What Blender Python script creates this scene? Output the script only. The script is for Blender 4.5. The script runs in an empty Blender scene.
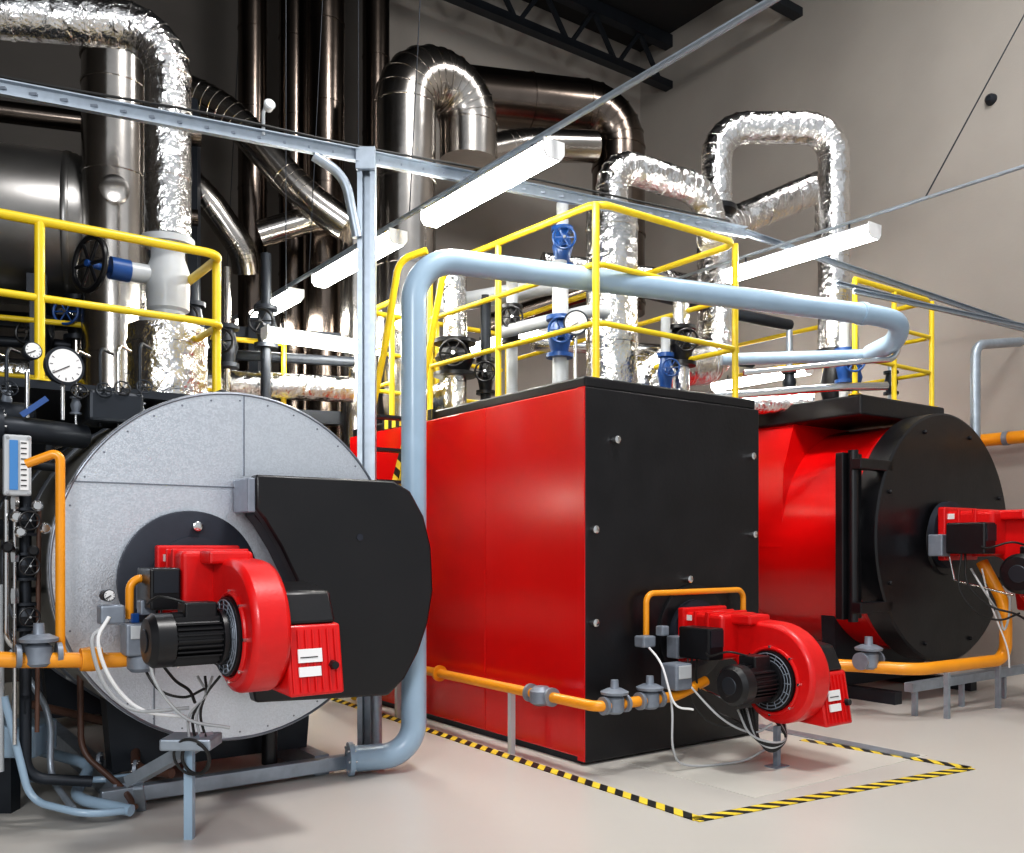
import bpy, math, random
from mathutils import Vector, Matrix
random.seed(3)
sc=bpy.context.scene
COL=sc.collection
try:
    sc.view_settings.view_transform='Standard'
    sc.view_settings.look='Medium High Contrast'
    sc.view_settings.exposure=.02
except Exception: pass

# ------------------------------------------------------------ materials
def M(name,col,rough=.5,metal=0.,coat=0.,var=0.,vscale=4.,bump=0.,bscale=40.,kind='noise',emit=0.,rvar=0.):
    m=bpy.data.materials.new(name); m.use_nodes=True
    nt=m.node_tree; N=nt.nodes; L=nt.links
    b=N['Principled BSDF']
    b.inputs['Base Color'].default_value=(*col,1)
    b.inputs['Roughness'].default_value=rough
    b.inputs['Metallic'].default_value=metal
    b.inputs['Coat Weight'].default_value=coat
    b.inputs['Coat Roughness'].default_value=.12
    if emit:
        e=N.new('ShaderNodeEmission'); e.inputs[0].default_value=(*col,1); e.inputs[1].default_value=emit
        L.new(e.outputs[0],N['Material Output'].inputs['Surface'])
    if var or bump or rvar:
        tc=N.new('ShaderNodeTexCoord')
        if var or rvar:
            if kind=='voronoi':
                t=N.new('ShaderNodeTexVoronoi'); t.inputs['Scale'].default_value=vscale; out=t.outputs['Color']
            else:
                t=N.new('ShaderNodeTexNoise'); t.inputs['Scale'].default_value=vscale; t.inputs['Detail'].default_value=6; out=t.outputs['Fac']
            L.new(tc.outputs['Object'],t.inputs['Vector'])
            bw=N.new('ShaderNodeSeparateColor'); 
            L.new(out,bw.inputs[0])
            if var:
                r=N.new('ShaderNodeMapRange'); r.inputs[1].default_value=.25; r.inputs[2].default_value=.75
                r.inputs[3].default_value=1-var; r.inputs[4].default_value=1+var*.6
                L.new(bw.outputs[0],r.inputs[0])
                vm=N.new('ShaderNodeVectorMath'); vm.operation='SCALE'
                vm.inputs[0].default_value=col
                L.new(r.outputs[0],vm.inputs['Scale']); L.new(vm.outputs[0],b.inputs['Base Color'])
            if rvar:
                r=N.new('ShaderNodeMapRange'); r.inputs[1].default_value=.3; r.inputs[2].default_value=.7
                r.inputs[3].default_value=max(.02,rough-rvar); r.inputs[4].default_value=rough+rvar
                L.new(bw.outputs[0],r.inputs[0]); L.new(r.outputs[0],b.inputs['Roughness'])
        if bump:
            t2=N.new('ShaderNodeTexNoise'); t2.inputs['Scale'].default_value=bscale; t2.inputs['Detail'].default_value=4
            L.new(tc.outputs['Object'],t2.inputs['Vector'])
            bp=N.new('ShaderNodeBump'); bp.inputs['Strength'].default_value=bump; bp.inputs['Distance'].default_value=.03
            L.new(t2.outputs['Fac'],bp.inputs['Height']); L.new(bp.outputs[0],b.inputs['Normal'])
    return m
RED=M('red_enamel',(.66,.004,.005),.24,0,.4,var=.08,vscale=1.5,bump=.04,bscale=3)
REDC=M('red_cast',(.68,.006,.007),.38,0,.2,var=.08,vscale=12,bump=.05,bscale=60)
BLACK=M('black_enamel',(.008,.008,.010),.38,0,.1,var=.2,vscale=3,bump=.04,bscale=30,rvar=.08)
BLACKP=M('black_plastic',(.010,.010,.012),.35,var=.2,vscale=20)
CHAR=M('charcoal_flange',(.03,.035,.05),.55,.3,var=.2,vscale=8)
ALU=M('galvanised_sheet',(.70,.74,.80),.34,.8,var=.05,vscale=110,kind='voronoi',bump=.15,bscale=110,rvar=.06)
ALU2=M('shell_cladding',(.62,.61,.57),.32,.85,var=.15,vscale=3,bump=.05,bscale=20)
SEAM=M('steel_seam',(.25,.27,.31),.4,.8)
FOIL=M('aluminium_foil_cladding',(.80,.79,.78),.19,1,var=.18,vscale=9,bump=1.0,bscale=11)
STAIN=M('stainless_duct',(.52,.49,.46),.2,1,var=.25,vscale=2.5,bump=.07,bscale=5)
DARKD=M('dark_duct',(.17,.14,.12),.22,1,var=.3,vscale=2,bump=.08,bscale=4)
TANK=M('tank_cladding',(.27,.265,.26),.33,.9,var=.25,vscale=2,bump=.04,bscale=5)
YEL=M('yellow_paint',(.83,.60,.02),.4,0,.2,var=.06,vscale=8)
ORA=M('orange_gas_paint',(.84,.33,.015),.38,0,.2,var=.06,vscale=8)
BLUEP=M('pale_blue_paint',(.33,.45,.57),.34,0,.25,var=.08,vscale=5)
BLUEV=M('blue_valve_paint',(.01,.07,.26),.4,0,.2,var=.1)
GALV=M('galvanised_strut',(.38,.43,.49),.42,.6,var=.15,vscale=14)
GRAY=M('gray_cast',(.25,.28,.33),.45,.3,var=.12,vscale=20)
LGRAY=M('light_gray_paint',(.50,.52,.54),.4,0,.1,var=.08,vscale=6)
BROWN=M('brown_pipe',(.10,.05,.035),.45,var=.2)
DSTEEL=M('dark_steel',(.028,.033,.042),.45,.4,var=.2)
WHITE=M('white_label',(.8,.8,.8),.5)
CHROME=M('chrome',(.7,.7,.7),.2,1)
CABLE=M('gray_cable',(.42,.43,.44),.5)
CABLEB=M('black_cable',(.015,.015,.015),.5)
GLASSB=M('gauge_window',(.08,.25,.55),.2)
LAMP=M('lamp_diffuser',(1.,.98,.91),.4,emit=40)
WALL=M('wall_plaster',(.365,.338,.308),.85,var=.13,vscale=.6,bump=.06,bscale=30)
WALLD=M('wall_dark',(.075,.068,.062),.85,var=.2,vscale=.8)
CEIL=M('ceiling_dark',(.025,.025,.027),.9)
FLOOR=M('floor_concrete',(.55,.525,.49),.34,var=.035,vscale=.8,bump=.02,bscale=9)
PAD=M('floor_plate_paint',(.62,.60,.55),.34,var=.05,vscale=2)
def hazard():
    m=bpy.data.materials.new('hazard_stripes'); m.use_nodes=True
    nt=m.node_tree;N=nt.nodes;L=nt.links;b=N['Principled BSDF']; b.inputs['Roughness'].default_value=.5
    tc=N.new('ShaderNodeTexCoord'); s=N.new('ShaderNodeSeparateXYZ'); L.new(tc.outputs['Object'],s.inputs[0])
    a=N.new('ShaderNodeMath'); a.operation='ADD'; L.new(s.outputs[0],a.inputs[0]); L.new(s.outputs[1],a.inputs[1])
    k=N.new('ShaderNodeMath'); k.operation='MULTIPLY'; k.inputs[1].default_value=7.; L.new(a.outputs[0],k.inputs[0])
    f=N.new('ShaderNodeMath'); f.operation='FRACT'; L.new(k.outputs[0],f.inputs[0])
    g=N.new('ShaderNodeMath'); g.operation='GREATER_THAN'; g.inputs[1].default_value=.5; L.new(f.outputs[0],g.inputs[0])
    mx=N.new('ShaderNodeMix'); mx.data_type='RGBA'; mx.inputs[6].default_value=(.80,.60,.05,1); mx.inputs[7].default_value=(.015,.015,.015,1)
    L.new(g.outputs[0],mx.inputs[0]); L.new(mx.outputs[2],b.inputs['Base Color'])
    return m
HAZ=hazard()

# ------------------------------------------------------------ geometry helpers
def grp(name,loc=(0,0,0),rz=0.,parent=None):
    e=bpy.data.objects.new(name,None); COL.objects.link(e); e.location=loc; e.rotation_euler=(0,0,rz)
    e.empty_display_size=.2
    if parent: e.parent=parent
    return e
def mk(name,vs,fs,mat,parent=None,smooth=True,ang=35):
    me=bpy.data.meshes.new(name); me.from_pydata([tuple(v) for v in vs],[],fs); me.validate()
    me.materials.append(mat)
    if smooth:
        me.polygons.foreach_set('use_smooth',[True]*len(me.polygons))
        me.set_sharp_from_angle(angle=math.radians(ang))
    o=bpy.data.objects.new(name,me); COL.objects.link(o)
    if parent: o.parent=parent
    return o
def bev(o,w,seg=2):
    b=o.modifiers.new('bevel','BEVEL'); b.width=w; b.segments=seg; b.limit_method='ANGLE'; b.angle_limit=math.radians(40)
    return o
def box(name,lo,hi,mat,parent=None,bevel=0.):
    c=[(lo[i]+hi[i])/2 for i in range(3)]; h=[abs(hi[i]-lo[i])/2 for i in range(3)]
    vs=[(sx*h[0],sy*h[1],sz*h[2]) for sx in(-1,1) for sy in(-1,1) for sz in(-1,1)]
    fs=[(0,1,3,2),(4,6,7,5),(0,4,5,1),(2,3,7,6),(0,2,6,4),(1,5,7,3)]
    o=mk(name,vs,fs,mat,parent,False); o.location=c
    if bevel: bev(o,bevel)
    return o
def beam(name,p0,p1,w,h,mat,parent=None):
    p0=Vector(p0);p1=Vector(p1);d=p1-p0;L=d.length
    o=box(name,(-L/2,-w/2,-h/2),(L/2,w/2,h/2),mat,parent)
    x=d.normalized(); up=Vector((0,0,1))
    if abs(x.z)>.99: up=Vector((0,1,0))
    y=up.cross(x).normalized(); z=x.cross(y)
    o.matrix_local=Matrix.Translation((p0+p1)/2)@Matrix((x,y,z)).transposed().to_4x4()
    return o
def frame(t):
    t=t.normalized(); a=Vector((0,0,1)) if abs(t.z)<.9 else Vector((1,0,0))
    n=t.cross(a).normalized(); return n,t.cross(n).normalized()
def lathe(name,o,axis,prof,mat,parent=None,seg=32,ang=35):
    o=Vector(o);axis=Vector(axis).normalized();n,b=frame(axis);vs=[];fs=[]
    prof=[(prof[0][0],0.)]+list(prof)+[(prof[-1][0],0.)]
    for d,r in prof:
        for i in range(seg):
            a=2*math.pi*i/seg; rr=max(r,1e-4)
            vs.append(o+axis*d+(n*math.cos(a)+b*math.sin(a))*rr)
    for k in range(len(prof)-1):
        for i in range(seg):
            j=(i+1)%seg; fs.append((k*seg+i,k*seg+j,(k+1)*seg+j,(k+1)*seg+i))
    return mk(name,vs,fs,mat,parent,True,ang)
def cyl(name,p0,p1,r,mat,parent=None,seg=24):
    p0=Vector(p0);p1=Vector(p1); return lathe(name,p0,p1-p0,[(0,r),((p1-p0).length,r)],mat,parent,seg)
def rpath(pts,bend,steps):
    P=[Vector(p) for p in pts]; out=[P[0]]
    for i in range(1,len(P)-1):
        p=P[i];a=(P[i-1]-p);b=(P[i+1]-p);t=min(bend,a.length*.49,b.length*.49);a.normalize();b.normalize()
        cs=max(-1,min(1,a.dot(b)))
        if cs<-.999 or t<1e-4: out.append(p);continue
        half=math.acos(cs)/2; R=t*math.tan(half); c=p+(a+b).normalized()*(t/math.cos(half))
        u=(p+a*t-c);w=(p+b*t-c); th=math.acos(max(-1,min(1,u.normalized().dot(w.normalized()))))
        for k in range(steps+1):
            s=k/steps; out.append(c+(u*math.sin((1-s)*th)+w*math.sin(s*th))/math.sin(th))
    out.append(P[-1]); return out
def sweep(name,path,r,mat,parent=None,seg=16,ang=35):
    n=len(path); vs=[];fs=[];prev=None
    for i,p in enumerate(path):
        if i==0:t=path[1]-path[0]
        elif i==n-1:t=path[-1]-path[-2]
        else:t=(path[i+1]-p).normalized()+(p-path[i-1]).normalized()
        t.normalize()
        if prev is None: nn,_=frame(t)
        else:
            nn=prev-t*prev.dot(t); nn.normalize()
        prev=nn; b=t.cross(nn)
        for k in range(seg):
            a=2*math.pi*k/seg; vs.append(p+(nn*math.cos(a)+b*math.sin(a))*r)
    for i in range(n-1):
        for k in range(seg):
            j=(k+1)%seg; fs.append((i*seg+k,i*seg+j,(i+1)*seg+j,(i+1)*seg+k))
    fs.append(tuple(range(seg))[::-1]); fs.append(tuple(range((n-1)*seg,n*seg)))
    return mk(name,vs,fs,mat,parent,True,ang)
def tube(name,pts,r,mat,parent=None,bend=.15,steps=8,seg=16):
    return sweep(name,rpath(pts,bend,steps),r,mat,parent,seg)
def clad(name,pts,r,mat,parent=None,bend=.4,steps=5,space=.55,bandmat=None):
    """insulated duct: segmented elbows and lap bands"""
    path=rpath(pts,bend,steps)
    g=grp(name,parent=parent)
    sweep('jacket',path,r,mat,g,32,14)
    acc=0.;nxt=.12
    for a,b in zip(path[:-1],path[1:]):
        L=(b-a).length
        if L<1e-5: continue
        d=(b-a)/L
        while nxt<acc+L:
            p=a+d*(nxt-acc)
            if L>.25: lathe('lap_band',p,d,[(-.015,r*1.0),(-.012,r*1.035),(.012,r*1.035),(.015,r*1.0)],bandmat or mat,g,32)
            nxt+=space
        acc+=L
    for i in range(1,len(path)-1):
        d=(path[i+1]-path[i-1]).normalized()
        lathe('elbow_seam',path[i],d,[(-.012,r*1.0),(-.008,r*1.025),(.008,r*1.025),(.012,r*1.0)],bandmat or mat,g,32)
    return g
def cable(name,pts,r,mat,parent=None,n=8):
    P=[Vector(p) for p in pts];P=[P[0]*2-P[1]]+P+[P[-1]*2-P[-2]];out=[]
    for i in range(1,len(P)-2):
        for k in range(n):
            t=k/n;a,b,c,d=P[i-1],P[i],P[i+1],P[i+2]
            out.append(.5*((2*b)+(c-a)*t+(2*a-5*b+4*c-d)*t*t+(3*b-a-3*c+d)*t**3))
    out.append(P[-2]); return sweep(name,out,r,mat,parent,8)
def prism(name,poly,axis,lo,hi,mat,parent=None,bevel=0.):
    n=len(poly);f=(lambda q,d:(d,q[0],q[1])) if axis=='x' else (lambda q,d:(q[0],d,q[1]))
    vs=[f(q,lo) for q in poly]+[f(q,hi) for q in poly]
    fs=[tuple(range(n)),tuple(range(2*n-1,n-1,-1))]+[(i,i+n,(i+1)%n+n,(i+1)%n) for i in range(n)]
    o=mk(name,vs,fs,mat,parent,True,30)
    import bmesh
    bm=bmesh.new();bm.from_mesh(o.data);bmesh.ops.recalc_face_normals(bm,faces=bm.faces);bm.to_mesh(o.data);bm.free()
    o.data.set_sharp_from_angle(angle=math.radians(30))
    if bevel: bev(o,bevel)
    return o
def torus(name,c,axis,R,r,mat,parent=None,seg=32):
    c=Vector(c);n,b=frame(Vector(axis));ax=Vector(axis).normalized();vs=[];fs=[];m=8
    for i in range(seg):
        a=2*math.pi*i/seg;d=n*math.cos(a)+b*math.sin(a)
        for k in range(m):
            e=2*math.pi*k/m;vs.append(c+d*(R+r*math.cos(e))+ax*r*math.sin(e))
    for i in range(seg):
        for k in range(m):
            fs.append((i*m+k,((i+1)%seg)*m+k,((i+1)%seg)*m+(k+1)%m,i*m+(k+1)%m))
    return mk(name,vs,fs,mat,parent)
def handwheel(c,axis,R,mat,parent,stem=.12,hub=None):
    c=Vector(c);ax=Vector(axis).normalized();n,b=frame(ax)
    torus('handwheel_rim',c,ax,R,R*.11,mat,parent)
    for k in range(3):
        a=k*math.pi/3;d=n*math.cos(a)+b*math.sin(a);cyl('wheel_spoke',c-d*R,c+d*R,R*.07,mat,parent,8)
    cyl('wheel_stem',c-ax*stem,c+ax*.03,R*.13,hub or CHROME,parent,12)
def gauge(c,nrm,r,parent):
    c=Vector(c);n=Vector(nrm).normalized()
    lathe('gauge_case',c,n,[(-.04,r*.95),(0,r*1.05),(.015,r*1.05),(.016,r*.93)],DSTEEL,parent)
    lathe('gauge_dial',c+n*.0165,n,[(0,r*.9),(.002,r*.9)],WHITE,parent)
    a,b=frame(n)
    beam('gauge_needle',c+n*.021-a*r*.2,c+n*.021+(a*.7+b*.5)*r,.006,.004,BLACKP,parent)
    for k in range(9):
        t=math.radians(-30+k*30);d=a*math.cos(t)+b*math.sin(t)
        beam('gauge_tick',c+n*.0195+d*r*.68,c+n*.0195+d*r*.83,.005,.002,BLACKP,parent)
def flange(c,axis,r,mat,parent,th=.03,bolts=8):
    c=Vector(c);ax=Vector(axis).normalized();n,b=frame(ax)
    lathe('flange',c,ax,[(-th/2,r),(th/2,r)],mat,parent)
    for k in range(bolts):
        a=2*math.pi*k/bolts;d=(n*math.cos(a)+b*math.sin(a))*r*.82
        cyl('flange_bolt',c+d-ax*th*.9,c+d+ax*th*.9,r*.07,CHROME,parent,6)
def valve_z(x,y,z0,z1,r,mat,parent):
    h=z1-z0
    lathe('valve_body',(x,y,z0),(0,0,1),[(0,r*1.6),(h*.1,r*1.6),(h*.11,r),(h*.3,r*1.2),(h*.5,r*1.5),(h*.7,r*1.2),(h*.89,r),(h*.9,r*1.6),(h,r*1.6)],mat,parent)
def railing(name,parent,pts,z0,h,mids=(.55,),posts=None,r=.026,toe=False):
    g=grp(name,(0,0,0),0,parent)
    tube('top_rail',[(p[0],p[1],z0+h) for p in pts],r,YEL,g,.12)
    for m in mids: tube('mid_rail',[(p[0],p[1],z0+h*m) for p in pts],r*.8,YEL,g,.08)
    for p in (posts if posts is not None else pts):
        tube('rail_post',[(p[0],p[1],z0),(p[0],p[1],z0+h)],r,YEL,g)
        lathe('post_foot',(p[0],p[1],z0),(0,0,1),[(0,.06),(.012,.06)],YEL,g,16)
    return g

R36=math.radians(36)
A=(.487,6.27,0)
vx,vy=math.cos(R36),math.sin(R36)
def B(v,u,z=0): return (A[0]+v*vx-u*vy, A[1]+v*vy+u*vx, z)

# ------------------------------------------------------------ camera
cam=bpy.data.cameras.new('camera'); co=bpy.data.objects.new('camera',cam); COL.objects.link(co)
co.location=(0,0,1.5); co.rotation_euler=(math.pi/2,0,0)
cam.sensor_width=36; cam.sensor_fit='HORIZONTAL'; cam.lens=32.17; cam.shift_y=.1177; cam.clip_end=100
sc.camera=co

# ------------------------------------------------------------ room
def roombox(name,lo,hi,mat):
    o=box(name,lo,hi,mat); c=o.location.copy()
    o.location=B(c.x,c.y,c.z); o.rotation_euler=(0,0,R36); return o
roombox('floor',(-7.2,-10,-.1),(7.4,7.1,0),FLOOR)
roombox('wall_right',(7.2,-10,0),(7.4,7.1,10.2),WALL)
roombox('wall_back',(1.85,6.9,0),(7.2,7.1,10.2),WALL)
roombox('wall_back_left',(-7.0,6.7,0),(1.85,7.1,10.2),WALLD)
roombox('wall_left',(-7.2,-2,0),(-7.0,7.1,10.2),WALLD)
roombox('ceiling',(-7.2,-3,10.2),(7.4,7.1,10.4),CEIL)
for i,u in enumerate((6.2,3.6)):
    g=grp('roof_truss',B(0,u,0),R36)
    box('top_chord',(-7,-.08,9.95),(7.2,.08,10.15),DSTEEL,g)
    box('bottom_chord',(-7,-.08,9.25),(7.2,.08,9.37),DSTEEL,g)
    for k in range(-6,7):
        beam('web',(k,0,9.3),(k+.5,0,10.),.06,.06,DSTEEL,g); beam('web',(k+.5,0,10.),(k+1,0,9.3),.06,.06,DSTEEL,g)

# ------------------------------------------------------------ burner
def burner(loc,s=1.,name='forced_draught_burner'):
    g=grp(name,loc,R36); g.scale=(s,s,s)
    lathe('mounting_ring',(0,-.002,0),(0,-1,0),[(0,.25),(.05,.25),(.06,.2)],CHAR,g)
    bev(box('burner_head_housing',(-.2,-.46,-.15),(.2,-.04,.17),REDC,g),.03,3)
    box('hinge_flange',(-.235,-.13,-.19),(.235,-.07,.2),REDC,g,.012)
    box('housing_rib',(-.21,-.34,-.16),(.21,-.31,.18),REDC,g,.006)
    box('housing_rib',(-.21,-.22,-.16),(.21,-.20,.18),REDC,g,.006)
    cy,cz=-.74,-.27; poly=[]
    for i in range(33):
        f=-5-i*(265/32.); r=.24+.15*i/32.
        a=math.radians(f); poly.append((cy+r*math.cos(a),cz+r*math.sin(a)))
    poly+=[(-.44,.14),(-.28,.15),(-.28,-.14),(-.42,-.17)]
    X0,X1=-.03,.17
    prism('fan_scroll',poly,'x',X0,X1,REDC,g,.03)
    torus('scroll_rim',(X0-.002,cy,cz),(1,0,0),.222,.014,REDC,g)
    for k in range(8):
        a=2*math.pi*k/8; cyl('scroll_bolt',(X0-.0,cy+.232*math.cos(a),cz+.232*math.sin(a)),(X0-.018,cy+.232*math.cos(a),cz+.232*math.sin(a)),.010,CHROME,g,6)
    lathe('fan_inlet',(X0,cy,cz),(-1,0,0),[(0,.205),(.03,.205),(.035,.165)],BLACKP,g)
    for k in range(4): torus('inlet_grille_ring',(X0-.036,cy,cz),(1,0,0),.12+.023*k,.004,GRAY,g)
    for k in range(16):
        a=2*math.pi*k/16; cyl('inlet_grille_spoke',(X0-.036,cy+.11*math.cos(a),cz+.11*math.sin(a)),(X0-.036,cy+.19*math.cos(a),cz+.19*math.sin(a)),.004,GRAY,g,6)
    lathe('motor_body',(X0-.03,cy,cz),(-1,0,0),[(0,.10),(.02,.145),(.045,.145),(.05,.115),(.27,.115),(.275,.135),(.36,.135),(.39,.11),(.395,.05)],BLACKP,g)
    for k in range(26):
        a=2*math.pi*k/26
        beam('motor_fin',(X0-.08,cy+.12*math.cos(a),cz+.12*math.sin(a)),(X0-.30,cy+.12*math.cos(a),cz+.12*math.sin(a)),.008 if abs(math.cos(a))<.7 else .03,.03 if abs(math.cos(a))<.7 else .008,BLACKP,g)
    box('motor_terminal_box',(X0-.25,cy-.07,cz+.10),(X0-.09,cy+.07,cz+.185),BLACKP,g,.01)
    lathe('motor_end_grille',(X0-.426,cy,cz),(-1,0,0),[(0,.06),(.004,.055)],DSTEEL,g)
    prism('air_intake_box',[(-1.04,-.57),(-.44,-.55),(-.40,-.24),(-.5,-.17),(-.98,-.21)],'x',.17,.47,REDC,g,.015)
    prism('air_intake_hood',[(-.98,-.208),(-.5,-.168),(-.45,-.04),(-.62,.0),(-.9,-.04)],'x',.175,.45,BLACKP,g,.02)
    for k in range(7):
        x=.19+.040*k; beam('intake_rib',(x,-1.044,-.545),(x,-.990,-.235),.008,.008,REDC,g)
    b=box('rating_plate',(.22,-1.022,-.40),(.35,-1.013,-.33),WHITE,g,.0); b.rotation_euler=(-.16,0,0)
    b=box('warning_plate',(.22,-1.035,-.47),(.34,-1.025,-.42),WHITE,g,.0); b.rotation_euler=(-.16,0,0)
    b=box('plate_print',(.23,-1.026,-.375),(.325,-1.021,-.37),BLACKP,g); b.rotation_euler=(-.16,0,0)
    lathe('intake_knob',(.41,-1.02,-.42),(0,-1,0),[(0,.025),(.035,.02)],BLACKP,g,16)
    box('burner_controller',(-.36,-.48,-.14),(-.205,-.2,.08),BLACKP,g,.012)
    box('controller_cover',(-.345,-.49,-.05),(-.22,-.481,.065),DSTEEL,g)
    box('servo_motor',(-.33,-.16,-.16),(-.22,-.05,.0),GRAY,g,.01)
    box('label_sticker',(-.05,-.30,.171),(.08,-.24,.1725),WHITE,g)
    box('label_sticker',(-.2025,-.18,.11),(-.2005,-.10,.15),WHITE,g)
    box('top_cover',(-.10,-.62,.10),(.12,-.42,.17),REDC,g,.015)
    box('air_pressure_switch',(.20,-.40,.0),(.28,-.30,.10),BLACKP,g,.01)
    cyl('linkage_rod',(-.26,-.62,-.42),(-.26,-.2,-.33),.008,CHROME,g,8)
    cyl('linkage_rod',(-.24,-.2,-.33),(-.2,-.12,-.05),.008,CHROME,g,8)
    cable('ignition_cable',[(-.28,-.3,-.14),(-.3,-.33,-.35),(-.24,-.45,-.5),(-.2,-.6,-.55),(-.2,-.7,-.6)],.008,CABLEB,g)
    cable('burner_cable',[(-.33,-.3,-.14),(-.36,-.3,-.38),(-.31,-.4,-.55),(-.2,-.5,-.6),(-.12,-.6,-.55)],.007,CABLEB,g)
    cable('burner_cable',[(-.22,-.74,-.10),(-.36,-.66,-.06),(-.38,-.5,-.10),(-.3,-.4,-.05)],.007,CABLEB,g)
    return g

def gas_valve(g,c,s=1.):
    x,y,z=c
    lathe('gas_valve_body',(x,y,z-.07*s),(0,0,1),[(0,.05*s),(.02*s,.075*s),(.12*s,.075*s),(.14*s,.05*s),(.16*s,.035*s),(.26*s,.03*s)],GRAY,g)
    lathe('gas_regulator_disc',(x,y,z+.08*s),(0,0,1),[(0,.105*s),(.02*s,.11*s),(.045*s,.06*s)],GRAY,g)
    for sx in(-1,1): lathe('gas_flange',(x+sx*.11*s,y,z),(1,0,0),[(-.012,.07*s),(.012,.07*s)],GRAY,g)

# ------------------------------------------------------------ left steam boiler
CL=(-1.635,5.5,0); ZL=1.385
g=grp('steam_boiler',CL,R36)
RL=1.045
lathe('boiler_shell',(0,.03,ZL),(0,1,0),[(0,RL-.01),(3.6,RL-.01)],ALU2,g,96)
lathe('front_plate',(0,.0,ZL),(0,1,0),[(0,RL-.012),(.012,RL),(.05,RL)],ALU,g,96)
torus('front_rim',(0,.0,ZL),(0,1,0),RL-.012,.008,SEAM,g,96)
for yy in(.9,1.8,2.7): lathe('shell_band',(0,yy,ZL),(0,1,0),[(0,RL-.005),(.01,RL+.006),(.05,RL+.006),(.06,RL-.005)],SEAM,g,96)
box('plate_seam',(-.91,-.006,1.853),(-.02,.0,1.860),SEAM,g)
box('plate_seam',(.02,-.006,1.93),(.027,.0,2.41),SEAM,g)
box('plate_seam',(-.5,-.006,.48),(-.493,.0,1.0),SEAM,g)
box('plate_lap',(-.9,-.003,1.853),(-.02,.0,1.90),ALU,g)
for k in range(36):
    a=2*math.pi*k/36; lathe('plate_rivet',((RL-.05)*math.cos(a),0,ZL+(RL-.05)*math.sin(a)),(0,-1,0),[(0,.006),(.003,.005)],SEAM,g,8)
lathe('burner_throat_plate',(-.30,0,1.31),(0,-1,0),[(0,.40),(.03,.40),(.035,.39)],CHAR,g,64)
lathe('sight_port',(-.27,-.03,1.62),(0,-1,0),[(0,.028),(.04,.028),(.045,.02)],CHROME,g,16)
door=[(0,1.92),(.90,1.92),(1.02,1.86),(1.12,1.70),(1.175,1.5),(1.19,1.22),(1.15,1.0),(1.08,.82),(.98,.66),(.86,.56),(.0,.60),(-.02,.68),(.15,.9),(.24,1.1),(.25,1.3),(.15,1.5),(.05,1.66),(0,1.72)]
prism('smokebox_door',door,'y',-.27,-.17,BLACK,g,.015)
prism('smokebox_collar',[(x*.93+.03,(z-1.25)*.93+1.25) for x,z in door],'y',-.17,0,DSTEEL,g,.01)
box('door_hinge_block',(-.045,-.26,1.70),(.0,-.02,1.90),GRAY,g,.008)
lathe('door_lug',(.66,-.27,1.56),(0,-1,0),[(0,.022),(.004,.022)],CHAR,g,12)
for yy in(.45,2.6):
    prism('saddle',[(-.62,.14),(.62,.14),(.66,.62),(.3,.40),(0,.34),(-.3,.40),(-.66,.62)],'y',yy,yy+.16,DSTEEL,g)
for xx in(-.62,.62): box('skid_beam',(xx-.05,.2,.0),(xx+.05,3.3,.13),GALV,g)
box('skid_front_rail',(-.75,.12,.03),(.85,.2,.12),GALV,g,.008)
tube('skid_rail_riser',[(.85,.16,.075),(1.0,.16,.075),(1.07,.3,.3),(1.07,.3,.62)],.04,GALV,g,.12)
cyl('drain_pipe',(.3,.3,.42),(.3,.3,.1),.05,BLACK,g)
box('platform_deck',(-1.7,.75,2.46),(.30,3.4,2.51),DSTEEL,g)
for xx in(-1.65,.20): box('platform_beam',(xx-.05,.75,2.34),(xx+.05,3.4,2.46),DSTEEL,g)
for yy in(.8,3.3): box('platform_leg',(-1.68,yy-.04,0),(-1.60,yy+.04,2.36),DSTEEL,g)
railing('guard_rail',g,[(-1.7,.8),(-.95,.8),(.16,.8),(.16,2.3)],2.51,.98,(.52,),posts=[(-1.7,.8),(-.96,.8),(.16,.92),(.16,2.3)],r=.03)
box('top_valve_box',(-.80,.2,2.22),(-.5,.55,2.40),DSTEEL,g,.02)
box('lifting_lug',(-.02,.3,2.38),(.02,.42,2.49),DSTEEL,g,.01)
burner((CL[0]-.28*vx,CL[1]-.28*vy,1.31))
# burner support stand
g=grp('burner_support_stand',(-1.66,4.71,0),0)
box('stand_leg',(-.022,-.022,0),(.022,.022,.46),BLUEP,g)
beam('stand_arm',(-.42,.30,.22),(.1,-.02,.52),.09,.06,GALV,g)
box('stand_plate',(-.12,-.1,.47),(.14,.1,.53),GALV,g,.01)
beam('stand_brace',(-.38,.28,.2),(-.45,.5,.02),.05,.05,GALV,g)
torus('cable_coil',(.06,-.08,.43),(.3,1,.1),.08,.009,CABLEB,g)
torus('cable_coil',(.04,-.09,.44),(.2,1,.2),.095,.007,CABLEB,g)
for k in range(4):
    cable('loose_cable',[(.02+.03*k,-.05,.5),(-.02+.02*k,.05,.62),(.05,.1,.72),(.0+.04*k,.12,.82)],.007,CABLEB if k%2 else CABLE,g)

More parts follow.
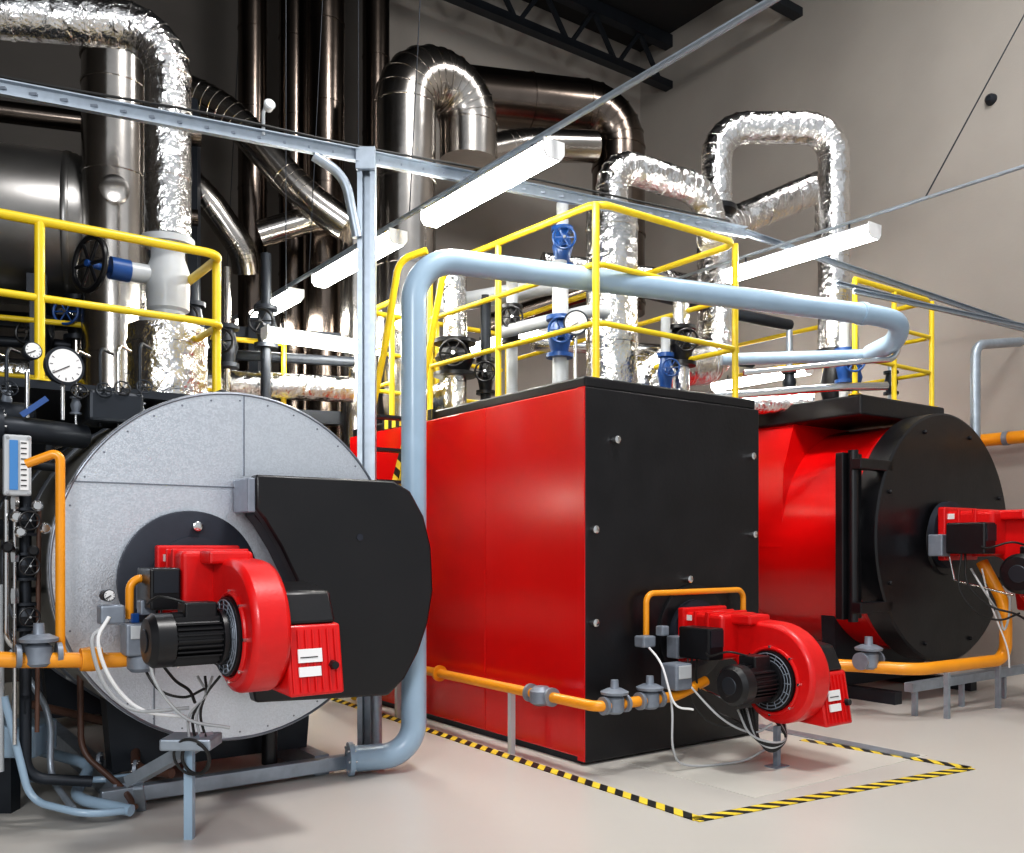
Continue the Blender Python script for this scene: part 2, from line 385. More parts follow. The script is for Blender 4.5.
# left gas train
g=grp('gas_supply_line',CL,R36)
tube('riser',[(-1.16,-.10,1.93),(-1.01,-.16,2.0),(-1.01,-.16,.96),(-.98,-.2,.9)],.024,ORA,g,.05)
tube('header',[(-1.7,-.1,1.0),(-1.25,-.2,.93),(-.70,-.28,.90),(-.5,-.3,.94)],.040,ORA,g,.08)
gas_valve(g,(-1.12,-.22,.95),.85)
lathe('gas_coupling',(-.93,-.25,.915),(1,0,0),[(0,.06),(.05,.065),(.1,.06)],ORA,g)
box('gas_solenoid',(-.74,-.40,.93),(-.56,-.26,1.10),GRAY,g,.012)
box('solenoid_cover',(-.72,-.41,1.02),(-.58,-.40,1.09),LGRAY,g,.004)
box('gas_pressure_switch',(-.86,-.38,1.10),(-.74,-.28,1.20),GRAY,g,.012)
box('gas_actuator',(-.66,-.36,1.14),(-.58,-.28,1.22),GRAY,g,.01)
gauge((-.82,-.36,1.25),(.2,-1,0),.03,g)
box('blue_fitting',(-.70,-.34,1.10),(-.66,-.28,1.15),BLUEV,g,.005)
tube('pilot_line',[(-.70,-.30,1.12),(-.70,-.30,1.33),(-.45,-.28,1.34)],.022,ORA,g,.06)
lathe('gas_solenoid_base',(-.65,-.33,.84),(0,0,1),[(0,.05),(.02,.07),(.08,.07),(.1,.05)],GRAY,g)
for k,(dx,dz) in enumerate(((0,0),(-.03,.05))):
    cable('conduit',[(-.82+dx,-.38,1.14-dz),(-.88+dx,-.42,1.02),(-.82+dx,-.44,.82-dz*.5),(-.68+dx,-.46,.66),(-.45,-.5,.60+dz)],.010,CABLE if k else WHITE,g)
cable('conduit',[(-.62,-.38,.95),(-.62,-.5,.8),(-.5,-.62,.62),(-.3,-.7,.56)],.009,CABLE,g)

# water-level instruments & dark piping left of the boiler
g0=grp('feedwater_manifold',CL,R36)
tube('feed_main',[(-2.2,.2,2.14),(-1.1,.2,2.14),(-.8,.35,2.14)],.07,DSTEEL,g0,.1)
tube('feed_main',[(-2.2,.5,1.6),(-1.3,.5,1.6),(-1.15,.6,1.6)],.06,DSTEEL,g0,.1)
for xx in(-1.9,-1.55,-1.25): flange((xx,.2,2.14),(1,0,0),.11,DSTEEL,g0)
g=grp('level_instruments',(.19,.26,0),0,g0)
tube('level_column',[(-1.32,-.12,2.1),(-1.32,-.12,.6)],.030,DSTEEL,g)
tube('column_branch',[(-1.32,-.12,1.95),(-1.12,.05,1.95)],.026,DSTEEL,g)
tube('column_branch',[(-1.32,-.12,1.25),(-1.24,.1,1.25)],.026,DSTEEL,g)
tube('blowdown',[(-1.32,-.12,.7),(-1.32,-.12,.25),(-1.0,-.2,.2)],.03,DSTEEL,g,.1)
tube('blowdown',[(-1.44,-.1,1.3),(-1.44,-.1,.3)],.022,LGRAY,g)
tube('copper_line',[(-1.26,-.16,1.7),(-1.27,-.16,.5)],.012,BROWN,g)
tube('copper_line',[(-1.38,-.18,1.72),(-1.38,-.18,.45)],.010,CHROME,g)
tube('chrome_line',[(-1.42,-.18,1.75),(-1.42,-.18,1.0),(-1.3,-.1,.9)],.014,CHROME,g,.06)
for z in(1.56,1.32,1.05):
    valve_z(-1.32,-.12,z,z+.15,.042,DSTEEL,g); handwheel((-1.32,-.26,z+.08),(0,-1,0),.048,BLACKP,g,.1)
box('sight_glass_frame',(-1.44,-.26,1.77),(-1.31,-.20,2.09),LGRAY,g,.01)
box('sight_glass_window',(-1.415,-.266,1.80),(-1.375,-.259,2.06),GLASSB,g)
box('sight_glass_scale',(-1.365,-.266,1.80),(-1.325,-.259,2.06),WHITE,g)
for k in range(9): box('sight_glass_tick',(-1.362,-.269,1.82+.028*k),(-1.335,-.266,1.826+.028*k),BLACKP,g)
for z in(1.785,2.075):
    for x in(-1.425,-1.325): cyl('frame_bolt',(x,-.26,z),(x,-.272,z),.008,CHROME,g,6)
for (x,z) in((-1.28,1.72),(-1.38,1.66),(-1.42,1.50),(-1.36,1.58),(-1.24,1.60),(-1.30,1.48)): lathe('valve_knob',(x,-.2,z),(0,-1,0),[(0,.025),(.04,.03),(.05,.02)],CHROME if z>1.55 else BLACKP,g,16)
for z in(1.7,1.42,1.2): lathe('pipe_union',(-1.38,-.18,z),(0,0,1),[(0,.02),(.04,.024),(.08,.02)],CHROME,g,6)
g=g0
tube('siphon',[(-.95,.12,2.2),(-.95,.12,2.42)],.012,CHROME,g)
gauge((-.95,.08,2.49),(.25,-1,.05),.10,g)
tube('siphon',[(-1.12,.15,2.2),(-1.12,.15,2.45)],.012,CHROME,g)
gauge((-1.10,.12,2.56),(.2,-1,.1),.045,g)
for k,xx in enumerate((-1.4,-1.28,-1.2,-.85,-.72,-.62,-.5)):
    tube('impulse_line',[(xx,.3,2.2),(xx,.3,2.54+.03*k),(xx+.10,.45,2.54+.03*k)],.010,CHROME if k%2 else DSTEEL,g,.05)
    handwheel((xx,.2,2.32+.02*k),(0,-1,.3),.042,(DSTEEL,BLACKP)[k%2],g,.12)
    valve_z(xx,.3,2.26,2.36,.02,GRAY,g)
beam('lever_handle',(-1.16,.06,2.2),(-1.04,.04,2.30),.02,.03,BLUEV,g)
lathe('pump_motor',(-1.28,.3,2.22),(1,0,0),[(0,.06),(.02,.08),(.2,.08),(.22,.05)],DSTEEL,g)
# floor drains low left
g=grp('drain_piping',(-2.7,5.2,0))
tube('drain_run',[(-.5,.5,.30),(.15,.35,.18),(.25,-.1,.1),(.62,-.2,.06)],.032,BLUEP,g,.12)
tube('drain_run',[(-.5,.9,.45),(.25,.75,.32),(.5,.15,.2),(.75,.05,.2)],.028,BROWN,g,.12)
tube('drain_run',[(-.4,1.2,.6),(.3,1.0,.42),(.6,.5,.3)],.028,LGRAY,g,.1)
tube('drain_run',[(-.2,.1,.9),(.08,.0,.55),(.10,-.05,.2),(.35,-.3,.1)],.018,GALV,g,.12)
tube('drain_run',[(.15,.2,.9),(.18,.15,.3),(.45,.1,.1),(.6,-.1,.05)],.018,BROWN,g,.1)
tube('drain_run',[(-.02,-.3,.7),(.12,-.3,.14),(.45,-.35,.08),(.6,-.2,.06)],.020,BLUEP,g,.1)
tube('drain_run',[(-.3,.25,.12),(.3,.22,.12),(.5,.4,.12)],.02,BLUEP,g,.1)
box('condensate_box',(-.3,-.1,.32),(.04,.16,.50),BLUEP,g,.015)
box('condensate_box_leg',(-.2,-.05,.0),(-.12,.05,.32),DSTEEL,g)
for p in((.2,.35,.2),(.5,.15,.2)): flange(p,(1,.2,0),.055,GRAY,g,.02,6)

# ------------------------------------------------------------ middle boiler
g=grp('hot_water_boiler',A,R36)
W,H,D=1.83,2.65,3.6
ys=[.03,1.19,2.38,3.6]
for a,b in zip(ys[:-1],ys[1:]):
    box('casing_panel',(0,a+.002,.05),(W,b-.002,2.60),RED,g,.008)
box('plinth',(.03,.05,0),(W-.03,D-.03,.06),DSTEEL,g)
box('front_panel',(.0,-.02,.02),(W,.028,2.60),BLACK,g,.01)
box('casing_lid',(.02,.0,2.60),(W-.02,D-.02,2.68),BLACK,g,.015)
box('lid_step',(.25,.35,2.68),(W-.2,D-.3,2.74),DSTEEL,g,.01)
box('corner_trim',(-.008,-.022,.03),(.0,.05,2.6),RED,g)
box('lid_hazard_strip',(-.003,2.0,2.602),(.1,2.9,2.69),HAZ,g)
for x,z in((.27,2.25),(.07,1.62),(.07,.98),(1.72,2.22),(1.74,1.60),(1.0,1.26)):
    lathe('panel_latch',(x,-.02,z),(0,-1,0),[(0,.022),(.015,.022),(.017,.028),(.04,.028),(.045,.02)],CHROME,g,12)
lathe('burner_opening_plate',(1.055,-.02,.86),(0,-1,0),[(0,.36),(.02,.36),(.025,.34)],BLACK,g,48)
g2=grp('guard_rail',A,R36)
railing('front_run',g2,[(.10,2.2),(.24,.12),(W-.1,.12),(W-.1,3.3)],2.68,1.27,(.33,.66),posts=[(.10,2.2),(.17,1.25),(.24,.14),(W-.1,.14),(W-.1,1.6),(W-.1,3.3)])
railing('rear_run',g2,[(.10,2.9),(.10,3.4),(W-.1,3.4)],2.68,1.15,(.33,.66),posts=[(.10,2.9),(.10,3.4),(.9,3.4)])
gl=grp('access_ladder',A,R36)
for vv in(-.08,-.5):
    tube('stringer',[(vv+.15,1.5,3.86),(vv,1.68,3.8),(vv,1.9,3.2),(vv,2.7,1.4),(vv,3.35,.02)],.028,YEL,gl,.1)
for k in range(10):
    z=.25+.26*k; u=3.35-(z/2.9)*1.45
    beam('tread',(-.08,u,z),(-.5,u,z),.12,.025,DSTEEL,gl)
beam('hazard_edge',(-.05,2.75,1.75),(-.05,2.4,2.4),.02,.09,HAZ,gl)
burner(B(1.04,-.04,.86))
# gas line middle
g=grp('gas_supply_line',A,R36)
tube('gas_main',[(-.17,3.3,.47),(-.17,-.34,.47),(.55,-.34,.47),(.85,-.34,.55)],.036,ORA,g,.07)
for c in((-.02,-.34,.47),(.3,-.34,.47)): gas_valve(g,c,.85)
lathe('gas_filter',(-.17,.25,.40),(0,0,1),[(0,.05),(.02,.08),(.1,.08),(.13,.05)],GRAY,g)
for yy in(.13,.37,1.6,2.5): lathe('gas_flange',(-.17,yy,.47),(0,1,0),[(-.012,.065),(.012,.065)],ORA if yy>1 else GRAY,g)
for yy in(.6,2.3): box('pipe_post',(-.19,yy-.02,0),(-.15,yy+.02,.44),LGRAY,g)
box('gas_solenoid',(.47,-.42,.52),(.63,-.27,.70),GRAY,g,.012)
box('solenoid_cover',(.49,-.43,.60),(.61,-.42,.69),LGRAY,g,.004)
box('gas_pressure_switch',(.38,-.2,.80),(.50,-.1,.88),GRAY,g,.012)
box('gas_meter_head',(.50,-.26,.88),(.57,-.19,.95),GRAY,g,.01)
tube('vent_line',[(.50,-.1,.86),(.50,-.1,1.17),(1.54,-.1,1.17),(1.54,-.1,.98)],.022,ORA,g,.07)
cable('conduit',[(.52,-.3,.55),(.40,-.45,.4),(.36,-.5,.15),(.5,-.5,.03),(.9,-.6,.02),(1.05,-.7,.1)],.008,CABLE,g)
cable('conduit',[(.45,-.15,.82),(.40,-.35,.7),(.42,-.45,.45),(.55,-.5,.4)],.008,WHITE,g)
cable('conduit',[(.6,-.35,.6),(.7,-.6,.35),(.85,-.75,.25),(1.0,-.8,.3)],.008,CABLE,g)
g=grp('burner_support_foot',B(1.05,-.8,0),R36)
for k in range(6):
    cable('cable_bundle',[(-.26+.03*k,.12,.40),(-.28+.02*k,0,.26-.012*k),(-.15,-.08,.20-.012*k),(.03,-.05,.20),(.10-.02*k,.02,.32)],.008,(CABLE,CABLEB,CABLEB)[k%3],g)
box('foot_post',(-.018,-.018,0),(.018,.018,.28),GRAY,g)
box('foot_base',(-.07,-.05,0),(.07,.05,.012),GRAY,g)

# floor marking tape and plate
g=grp('floor_marking_tape',(0,0,0))
def strip(p,q,w=.085):
    p=Vector((*p,.004));q=Vector((*q,.004)); return beam('tape_strip',p,q,w,.004,HAZ,g)
strip((-1.98,9.33),(1.03,5.03)); strip((1.0,5.02),(3.10,6.20)); strip((3.10,6.20),(2.25,7.1))
g=grp('floor_plate',A,R36)
box('plate',(.3,-1.22,0),(2.2,-.05,.004),PAD,g)
box('plate_frame',(2.0,-1.2,.0),(2.14,.2,.012),GALV,g)

# ------------------------------------------------------------ right boiler
CR=(4.208+.12*vx,8.975+.12*vy,0); ZR=1.59
g=grp('fire_tube_boiler',CR,R36)
lathe('boiler_shell',(0,.2,ZR),(0,1,0),[(0,1.15),(3.4,1.15)],RED,g,96)
lathe('front_door',(0,-.0,ZR),(0,1,0),[(0,1.21),(.015,1.23),(.24,1.23),(.26,1.17)],BLACK,g,96)
lathe('shell_band',(0,.28,ZR),(0,1,0),[(0,1.16),(.06,1.16)],REDC,g,96)
lathe('shell_band',(0,1.6,ZR),(0,1,0),[(0,1.154),(.03,1.154)],REDC,g,96)
cyl('hinge_post',(-1.40,.12,.82),(-1.40,.12,2.38),.045,BLACK,g)
box('hinge_post_plate',(-1.50,.16,.84),(-1.20,.24,2.36),BLACK,g,.01)
for z in(.95,2.25): 
    box('hinge_arm',(-1.46,.0,z-.05),(-.95,.1,z+.05),BLACK,g,.01)
for k in range(8):
    a=math.pi/8+k*math.pi/4; lathe('door_clamp',(1.1*math.cos(a),-.0,ZR+1.1*math.sin(a)),(0,-1,0),[(0,.02),(.02,.02),(.03,.012)],BLACK,g,12)
box('top_walkway',(-1.0,.30,2.76),(.5,3.3,2.96),BLACK,g,.02)
prism('casing_shoulder',[(-1.15,1.5),(-1.12,2.3),(-.95,2.76),(0,2.76),(0,1.5)],'y',1.1,3.3,RED,g)
for yy in(.7,2.9): prism('saddle',[(-.8,.1),(.8,.1),(.85,.85),(.4,.52),(0,.43),(-.4,.52),(-.85,.85)],'y',yy,yy+.15,DSTEEL,g)
for xx in(-.7,.7): box('skid_beam',(xx-.06,.1,0),(xx+.06,3.4,.12),DSTEEL,g)
lathe('burner_throat',(-.05,0,1.56),(0,-1,0),[(0,.34),(.03,.33)],BLACK,g,48)
railing('guard_rail',g,[(-.95,.40),(.42,.40),(.42,3.0)],2.96,1.12,(.33,.66),posts=[(-.95,.40),(-.28,.40),(.42,.40),(.42,1.7),(.42,3.0)])
burner((CR[0]-.10*vx+.03*vy,CR[1]-.10*vy-.03*vx,1.62),1.3)
g=grp('gas_supply_line',(4.208,8.975,0),R36)
tube('gas_main',[(-1.9,.6,.44),(-1.45,.1,.44),(-1.2,-.45,.44),(.0,-.62,.46),(.0,-.62,.95),(.0,-.4,1.36)],.055,ORA,g,.15)
gas_valve(g,(-1.38,-.1,.5),1.1)
for xx in(-.9,.0): box('pipe_post',(xx-.02,-.57,0),(xx+.02,-.53,.4),GALV,g)
cable('conduit',[(-.3,-.45,1.3),(-.35,-.6,1.1),(-.2,-.65,.9),(-.2,-.7,.75),(-.1,-.7,.9),(-.1,-.7,1.15)],.010,CABLE,g)
cable('conduit',[(-.2,-.5,1.3),(-.25,-.6,1.0),(-.15,-.7,.6),(-.1,-.7,.4)],.008,WHITE,g)
g=grp('pipe_support_rail',(4.208,8.975,0),R36)
box('rail',(-1.1,-.35,.22),(1.2,-.27,.30),GALV,g)
for xx in(-1.0,-.2,.6,1.1): box('leg',(xx-.02,-.33,0),(xx+.02,-.29,.22),GALV,g)

# ------------------------------------------------------------ pale blue water pipe
g=grp('overhead_water_pipe')
tube('pipe_run',[(-1.06,6.0,.11),(-.66,6.15,.11),(-.66,6.15,3.45),(3.10,7.72,3.45),(3.32,7.82,3.42),(3.36,8.0,3.30),(3.25,8.3,3.25)],.085,BLUEP,g,.3,12,32)
flange((-1.06,6.0,.11),(.9,.35,0),.11,BLUEP,g,.03)
cyl('pipe_collar',(2.9,7.637,3.45),(2.95,7.658,3.45),.095,BLUEP,g)
tube('bypass_run',[(1.9,8.3,3.20),(3.25,8.35,3.25)],.055,BLUEP,g,.12)
tube('bypass_run',[(2.0,7.9,3.0),(3.1,7.95,3.12),(3.40,8.05,3.15),(3.40,8.05,3.40)],.025,CHROME,g,.12)
tube('bypass_run',[(1.9,8.6,2.92),(3.0,8.6,3.0),(3.6,8.8,3.05)],.04,CHROME,g,.12)

# ------------------------------------------------------------ strut channel + post
g=grp('cable_support_frame')
def strut(p,q,w=.07,h=.085):
    p=Vector(p);q=Vector(q)
    beam('channel_web',p,q,.008,h,GALV,g)
    d=(q-p).normalized(); s=Vector((d.y,-d.x,0)).normalized()*w/2
    for e in(-1,1):
        o=Vector((0,0,e*h/2)); beam('channel_flange',p+o+s*.5,q+o+s*.5,w*.6,.008,GALV,g)
strut((-4.2,5.02,4.28),(-1.02,6.55,4.28)); strut((-1.02,6.55,4.28),(2.06,8.1,4.28)); strut((2.06,8.1,4.28),(6.0,10.75,4.08),.05,.05)
for k in range(40):
    t=k/39; p=Vector((-4.0,5.10,4.28)).lerp(Vector((1.9,8.0,4.28)),t); box('channel_slot',p-Vector((.025,.010,.008)),p+Vector((.025,.0,.008)),GRAY,g)
for dx in(-.045,.045): box('post_channel',(-1.04+dx-.018,6.52,0),(-1.04+dx+.018,6.60,4.26),GALV,g)
box('post_back',(-1.08,6.59,0),(-1.0,6.60,4.26),GALV,g)
box('post_base',(-1.14,6.46,0),(-.94,6.66,.015),GALV,g)
tube('post_brace',[(-1.38,6.36,4.22),(-1.18,6.46,4.12),(-1.10,6.5,3.7)],.035,GALV,g,.2)
box('post_bracket',(-1.11,6.48,4.18),(-.97,6.52,4.34),GALV,g,.005)
strut((2.9,8.2,3.86),(5.9,10.4,3.95),.05,.04)
strut((3.0,8.05,3.75),(5.95,9.9,3.80),.05,.04)
cable('beam_cable',[(-4.0,5.06,4.36),(-3.0,5.56,4.34),(-2.0,6.04,4.36),(-1.1,6.48,4.34),(.2,7.1,4.35),(1.9,8.0,4.35)],.009,CABLEB,g)
tube('sensor_arm',[(-1.69,6.22,4.30),(-1.69,6.22,4.47),(-1.64,6.20,4.50)],.012,LGRAY,g,.03)
lathe('sensor_head',(-1.66,6.22,4.48),(.6,-1,.3),[(0,.03),(.05,.04),(.06,.03)],LGRAY,g,16)

# ------------------------------------------------------------ fluorescent lights
def fluor(cx,cy,z,dirv,L=1.55):
    a=math.atan2(dirv[1],dirv[0]); q=grp('fluorescent_light',(cx,cy,z),a)
    prism('housing',[(-.05,.06),(.05,.06),(.085,.035),(-.085,.035)],'x',-L/2,L/2,LGRAY,q)
    prism('diffuser',[(-.085,.034),(.085,.034),(.085,-.02),(.055,-.06),(-.055,-.06),(-.085,-.02)],'x',-L/2+.006,L/2-.006,LAMP,q)
    for s in(-1,1):
        prism('end_cap',[(-.086,.06),(.086,.06),(.086,-.021),(.056,-.062),(-.056,-.062),(-.086,-.021)],'x',s*(L/2)-.006,s*(L/2)+.006,WHITE,q)
        cyl('suspension',(s*L*.35,0,.06),(s*L*.35,0,.12),.008,DSTEEL,q,6)
    return q
U=(-.588,.809); Vd=(.809,.588)
for s in(0,2.064,4.19): fluor(-.186-.588*s,6.54+.809*s,4.07,U)
fluor(2.49,8.06,4.07,U)
fluor(-1.80,8.72,3.46,Vd,1.15)
fluor(-.09,11.3,4.07,U); fluor(3.3,12.2,3.75,U)
g=grp('light_suspension_rail')
def rodU(x,y,z,s0,s1,r=.017): 
    return cyl('rail',(x-.588*s0,y+.809*s0,z),(x-.588*s1,y+.809*s1,z),r,GALV,g,10)
rodU(-.186,6.54,4.2,-5.,6.2,.022); rodU(2.49,8.06,4.2,-6,7,.014)
for s in(1.1,3.1,5.6):
    cyl('hanger_wire',(-.186-.588*s,6.54+.809*s,4.2),(-.186-.588*s+.3,6.54+.809*s,10.2),.005,DSTEEL,g,6)
cyl('hanger_wire',(3.2,7.1,4.2),(5.3,8.6,7.4),.006,DSTEEL,g,6)
for x,y in((-2.1,8.5),(-1.5,8.94)): cyl('hanger_wire',(x,y,3.5),(x,y,10.2),.005,DSTEEL,g,6)

# ------------------------------------------------------------ foil clad steam pipe (left)
g=grp('insulated_steam_pipe')
clad('main_run',[(-4.6,6.1,5.15),(-2.556,6.8,5.36),(-2.556,6.8,3.80)],.165,FOIL,g,.36,6,.5)
clad('base_run',[(-2.556,6.8,3.12),(-2.556,6.8,2.35)],.28,FOIL,g,.1,3,.35)
flange((-2.556,6.8,3.76),(0,0,1),.19,LGRAY,g,.05); flange((-2.556,6.8,3.16),(0,0,1),.2,LGRAY,g,.05)
lathe('stop_valve_body',(-2.556,6.8,3.18),(0,0,1),[(0,.12),(.06,.12),(.08,.15),(.14,.15),(.2,.155),(.36,.155),(.46,.12),(.56,.12)],LGRAY,g)
cyl('valve_bonnet',(-2.556,6.8,3.5),(-2.80,6.62,3.50),.07,LGRAY,g)
cyl('valve_actuator',(-2.78,6.64,3.50),(-2.88,6.55,3.50),.08,BLUEV,g)
handwheel((-2.98,6.46,3.50),(-.55,-.83,.03),.19,BLACKP,g,.2,BLUEV)
# ------------------------------------------------------------ left background plant
g=grp('economiser_stack'); clad('stack',[(-3.56,8.2,2.3),(-3.56,8.2,5.85)],.275,STAIN,g,.1,3,.8)
lathe('stack_cap',(-3.56,8.2,5.85),(0,0,1),[(0,.29),(.05,.29),(.12,.2),(.16,.02)],STAIN,g)
cyl('stack_support',(-3.56,8.2,0),(-3.56,8.2,2.3),.12,DSTEEL,g)
lathe('inspection_port',(-3.45,7.95,4.6),(.3,-1,0),[(0,.12),(.05,.12),(.06,.08)],STAIN,g)
g=grp('feedwater_tank',(-5.1,8.2,4.45),R36*.6)
lathe('tank_shell',(-1.4,0,0),(1,0,0),[(0,.5),(.06,.62),(.16,.7),(2.5,.7),(2.62,.62),(2.68,.45),(2.7,.2)],TANK,g,64)
for x in(-1,-.3,.4,1.0): lathe('tank_band',(x,0,0),(1,0,0),[(0,.705),(.01,.712),(.05,.712),(.06,.705)],TANK,g,64)
for x in(-.9,.8):
    box('tank_leg',(x-.06,-.45,-4.45),(x+.06,-.33,-.45),DSTEEL,g); box('tank_leg',(x-.06,.33,-4.45),(x+.06,.45,-.45),DSTEEL,g)
    box('tank_saddle',(x-.08,-.5,-.75),(x+.08,.5,-.55),DSTEEL,g)
def stack(name,pts,r,mat,bend=.45,space=.9):
    return clad(name,pts,r,mat,None,bend,6,space)
stack('flue_duct',[(-2.92,10.3,0),(-2.92,10.3,10.1)],.16,DARKD)
stack('flue_duct',[(-2.50,10.5,0),(-2.50,10.5,10.1)],.17,DARKD)
stack('flue_duct',[(-2.08,10.2,0),(-2.08,10.2,10.1)],.21,DARKD)
stack('flue_duct',[(-1.62,10.9,0),(-1.62,10.9,10.1)],.16,DARKD)
stack('flue_duct',[(-3.9,9.6,6.5),(-3.0,9.6,6.1),(-2.2,9.6,5.2),(-1.75,9.7,4.9)],.17,STAIN,.3)
stack('flue_duct',[(-1.68,9.9,5.1),(-1.68,9.9,2.6)],.18,STAIN,.3)
stack('flue_duct',[(-4.3,9.7,6.0),(-3.3,9.7,5.3),(-2.9,9.9,4.7),(-2.9,10.0,4.5)],.15,STAIN,.3)
stack('flue_duct',[(-2.7,9.8,4.85),(-2.0,9.9,5.1),(-1.6,10.0,5.1)],.14,STAIN,.3)
stack('flue_duct',[(-1.12,9.6,2.5),(-1.12,9.6,6.52),(-.48,10.1,6.52),(-.48,10.1,5.75)],.32,STAIN,.4)
stack('flue_duct',[(-.48,10.3,5.9),(.15,10.8,6.25),(1.0,11.2,6.4)],.19,STAIN,.3)
stack('flue_duct',[(-.75,11.5,7.2),(1.42,12.2,7.3),(1.42,12.2,4.6)],.35,DARKD,.5)
stack('flue_duct',[(-.35,12,4.4),(1.2,12,4.9),(2.6,12.0,4.9)],.14,DARKD,.3)
g=grp('equipment_steelwork')
for (x,y) in((-5.4,8.9),(-4.15,9.1),(-3.3,9.5),(-2.7,9.6),(-1.4,10.1)):
    box('column',(x-.05,y-.05,0),(x+.05,y+.05,6.3 if x<-3 else 3.9),DSTEEL,g)
for z in(2.9,3.75): beam('girder',(-6.0,8.75,z),(-1.4,10.1,z),.1,.14,DSTEEL,g)
beam('girder',(-6.0,8.75,5.35),(-3.3,9.5,5.35),.1,.14,DSTEEL,g)
beam('diagonal',(-4.1,9.1,5.3),(-3.3,9.4,3.8),.06,.06,DSTEEL,g)
g=grp('distribution_piping')
for k,(z,r,m) in enumerate(((3.08,.13,FOIL),(3.38,.05,DSTEEL),(4.0,.06,DSTEEL),(4.75,.08,DARKD),(5.6,.1,DARKD))):
    x1=-1.6 if k<2 else -3.1
    tube('header',[(-5.5,8.0+.1*k,z),(x1,8.0+.1*k+(x1+5.5)*.308,z)],r,m,g,.1,6,24)
for k,x in enumerate((-4.3,-4.0,-3.2,-3.0,-2.7,-2.35)):
    yy=8.35+.2*(x+4.3)
    tube('dropper',[(x,yy,1.0),(x,yy,4.0+.15*(k%3))],.035+.015*(k%2),(DSTEEL,STAIN,DSTEEL)[k%3],g)
    valve_z(x,yy,3.2+.2*(k%2),3.6+.2*(k%2),.07,DSTEEL,g)
    handwheel((x+.02,yy-.25,3.4+.2*(k%2)),(0,-1,0),.11,BLACKP if k!=1 else BLUEV,g,.2)
g=grp('guard_rail',(-4.6,7.9,0),R36*.7)
railing('rear_run',g,[(-1.2,0),(1.2,0),(2.6,0)],2.5,1.0,(.5,),posts=[(-1.2,0),(0,0),(1.2,0),(2.6,0)])

# ------------------------------------------------------------ piping over middle boiler
g=grp('insulated_riser')
clad('riser_base',[(.874,8.0,2.66),(.874,8.0,4.42)],.225,FOIL,g,.1,3,.5)
lathe('riser_collar',(.874,8.0,2.7),(0,0,1),[(0,.26),(.06,.26),(.07,.23)],BLACKP,g)
clad('riser_loop',[(.874,8.0,4.40),(.874,8.0,4.86),(1.80,8.5,4.80),(1.9,8.6,4.35)],.14,FOIL,g,.22,5,.4)
g=grp('insulated_pipe_arch')
clad('arch',[(2.08,9.3,4.95),(2.08,9.3,5.76),(3.27,9.3,5.76),(3.27,9.3,3.5)],.155,FOIL,g,.3,6,.42)
lathe('expansion_joint',(2.08,9.3,4.5),(0,0,1),[(0,.2),(.04,.2),(.05,.14),(.12,.17),(.2,.14),(.28,.17),(.36,.14),(.4,.2),(.45,.2)],BLACKP,g)
clad('lower_leg',[(2.08,9.3,4.5),(2.08,9.3,3.35),(1.15,8.25,3.1),(1.15,8.2,2.66)],.19,FOIL,g,.3,5,.4)
lathe('isolation_valve',(3.27,9.3,2.92),(0,0,1),[(0,.18),(.04,.18),(.05,.1),(.2,.14),(.4,.1),(.5,.1),(.52,.18),(.58,.18)],BLACKP,g)
clad('cross_run',[(1.9,8.6,4.4),(2.25,9.7,4.9),(3.5,10.0,5.5),(4.3,12.5,5.5)],.165,FOIL,g,.3,5,.4)
def valve_set(name,x,y,z0,pr,mat,zv,vmat,wh=.09,above=.5):
    q=grp(name,(x,y,0))
    cyl('riser',(0,0,z0),(0,0,zv),pr,mat,q); valve_z(0,0,zv,zv+.34,pr*1.15,vmat,q); cyl('riser_top',(0,0,zv+.34),(0,0,zv+.34+above),pr,mat,q)
    cyl('bonnet',(0,0,zv+.17),(.0,-.18,zv+.17),pr*.7,vmat,q); handwheel((0,-.26,zv+.17),(0,-1,0),wh,vmat,q,.15)
    return q
valve_set('gate_valve',.39,7.5,2.68,.06,LGRAY,3.05,BLUEV,.10,.45)
valve_set('gate_valve',.42,7.62,2.68,.05,LGRAY,3.82,BLUEV,.09,.2)
valve_set('gate_valve',-.536,8.6,2.68,.11,FOIL,3.1,BLACKP,.12,.6)
valve_set('gate_valve',3.25,8.95,2.94,.05,LGRAY,3.1,BLUEV,.1,.25)
valve_set('gate_valve',1.45,7.85,2.68,.07,FOIL,3.05,BLACKP,.09,.3)
valve_set('gate_valve',.0,8.1,2.68,.05,LGRAY,3.3,BLACKP,.09,.4)
valve_set('gate_valve',-.25,8.7,2.68,.05,DSTEEL,2.95,BLACKP,.09,.6)
valve_set('gate_valve',1.3,7.75,2.68,.04,LGRAY,2.8,BLUEV,.07,.3)
g=grp('pressure_gauge'); gauge((.50,7.15,3.25),(-.1,-1,0),.095,g); tube('gauge_stem',[(.50,7.2,3.2),(.50,7.2,2.7)],.014,CHROME,g)
g=grp('header_piping')
tube('header',[(-.7,8.8,3.82),(.2,8.7,3.95),(.874,8.2,3.95)],.085,LGRAY,g,.2,6,24)
tube('header',[(-.1,7.9,3.35),(.7,7.7,3.5),(.874,7.9,3.5)],.055,LGRAY,g,.15)
tube('header',[(.3,9.0,4.3),(1.6,9.4,4.25),(2.9,10.0,4.15)],.1,FOIL,g,.2,6,24)
tube('header',[(1.0,9.2,3.0),(2.3,9.6,3.0),(3.1,9.4,3.0)],.12,FOIL,g,.2,6,24)
tube('header',[(.2,9.0,3.5),(1.7,9.6,3.55),(2.6,9.9,3.5)],.07,CHROME,g,.2,6,24)
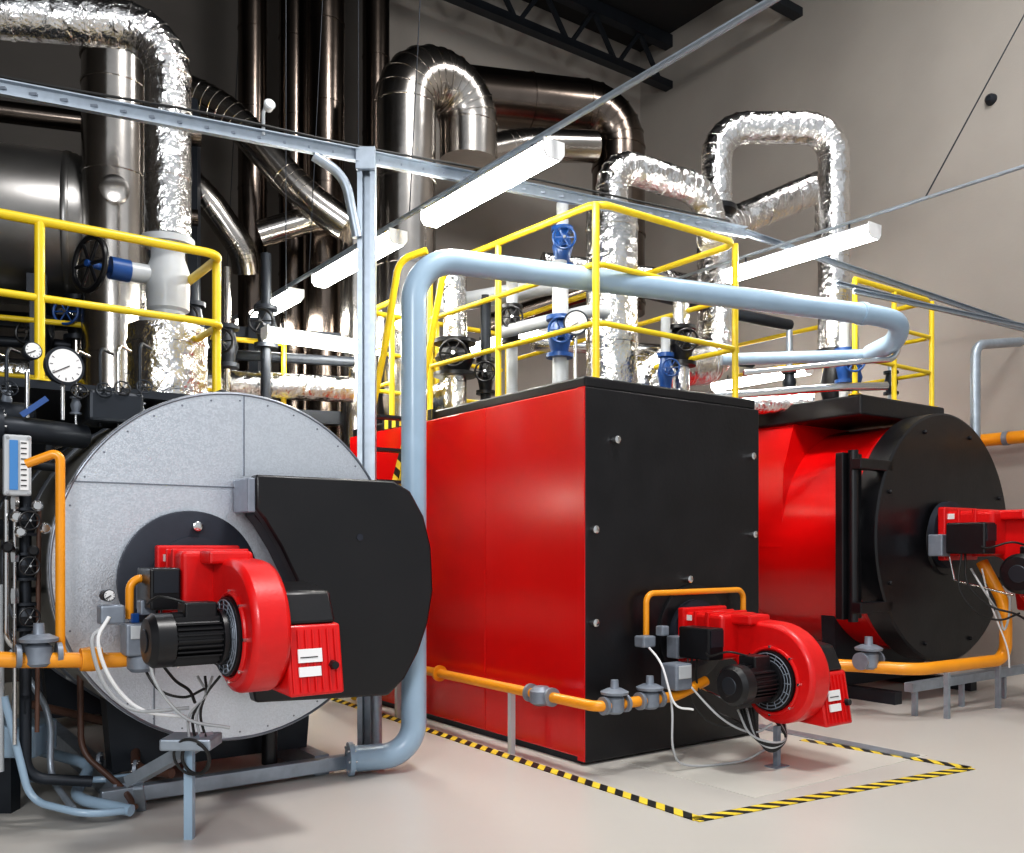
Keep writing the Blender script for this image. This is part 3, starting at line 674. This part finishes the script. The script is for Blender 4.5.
tube('header',[(1.2,8.9,4.0),(2.4,9.5,3.9),(3.0,9.9,3.9)],.06,DSTEEL,g,.2,6,24)
tube('header',[(-1.2,9.6,2.9),(-.9,9.2,2.95),(-.536,8.7,3.0)],.12,FOIL,g,.2,6,24)
tube('wall_conduit',[(4.86,9.6,2.3),(4.86,9.6,3.62),(5.5,9.9,3.72)],.05,GALV,g,.12)
for k,(x,y) in enumerate(((3.6,9.6),(4.1,9.9),(3.0,9.9))):
    tube('dropper',[(x,y,2.92),(x,y,3.7+.1*k)],.035,GALV,g); valve_z(x,y,3.15,3.4,.05,(BLUEV,DSTEEL,DSTEEL)[k],g)
g=grp('wall_gas_pipe'); tube('pipe',[B(6.95,4,2.78),B(6.95,-2,2.78)],.075,ORA,g)
for u in(2.5,.5): 
    p=Vector(B(6.95,u,2.78)); lathe('pipe_clamp',p,(-.588,.809,0),[(-.03,.085),(.03,.085)],GRAY,g)
g=grp('wall_sensor',B(7.2,.8,6.95)); lathe('dome',(0,0,0),(-.809,-.588,0),[(0,.07),(.05,.06),(.08,.03)],DSTEEL,g)

# ------------------------------------------------------------ lighting
w=bpy.data.worlds.new('world'); sc.world=w; w.use_nodes=True
bg=w.node_tree.nodes['Background']; bg.inputs[0].default_value=(.92,.96,1,1); bg.inputs[1].default_value=.56
def area(name,loc,tgt,size,e,col=(1,.98,.96)):
    l=bpy.data.lights.new(name,'AREA'); l.energy=e; l.size=size; l.color=col
    o=bpy.data.objects.new(name,l); COL.objects.link(o); o.location=loc
    o.rotation_euler=(Vector(tgt)-Vector(loc)).to_track_quat('-Z','Y').to_euler()
area('overhead_fill',(1.5,4.0,9.4),(1.5,6.5,0),1.4,430)  # added fill light under the ceiling, not an actual fixture
area('overhead_fill',(4.5,8.0,9.4),(5.0,9.5,0),1.4,130)  # second added overhead fill, over the right boiler; no fixture
area('rear_fill',(-1.5,-3.0,5.0),(0,7,1.5),2.0,290,(.96,.98,1))  # added soft fill from behind the camera; no window stands there
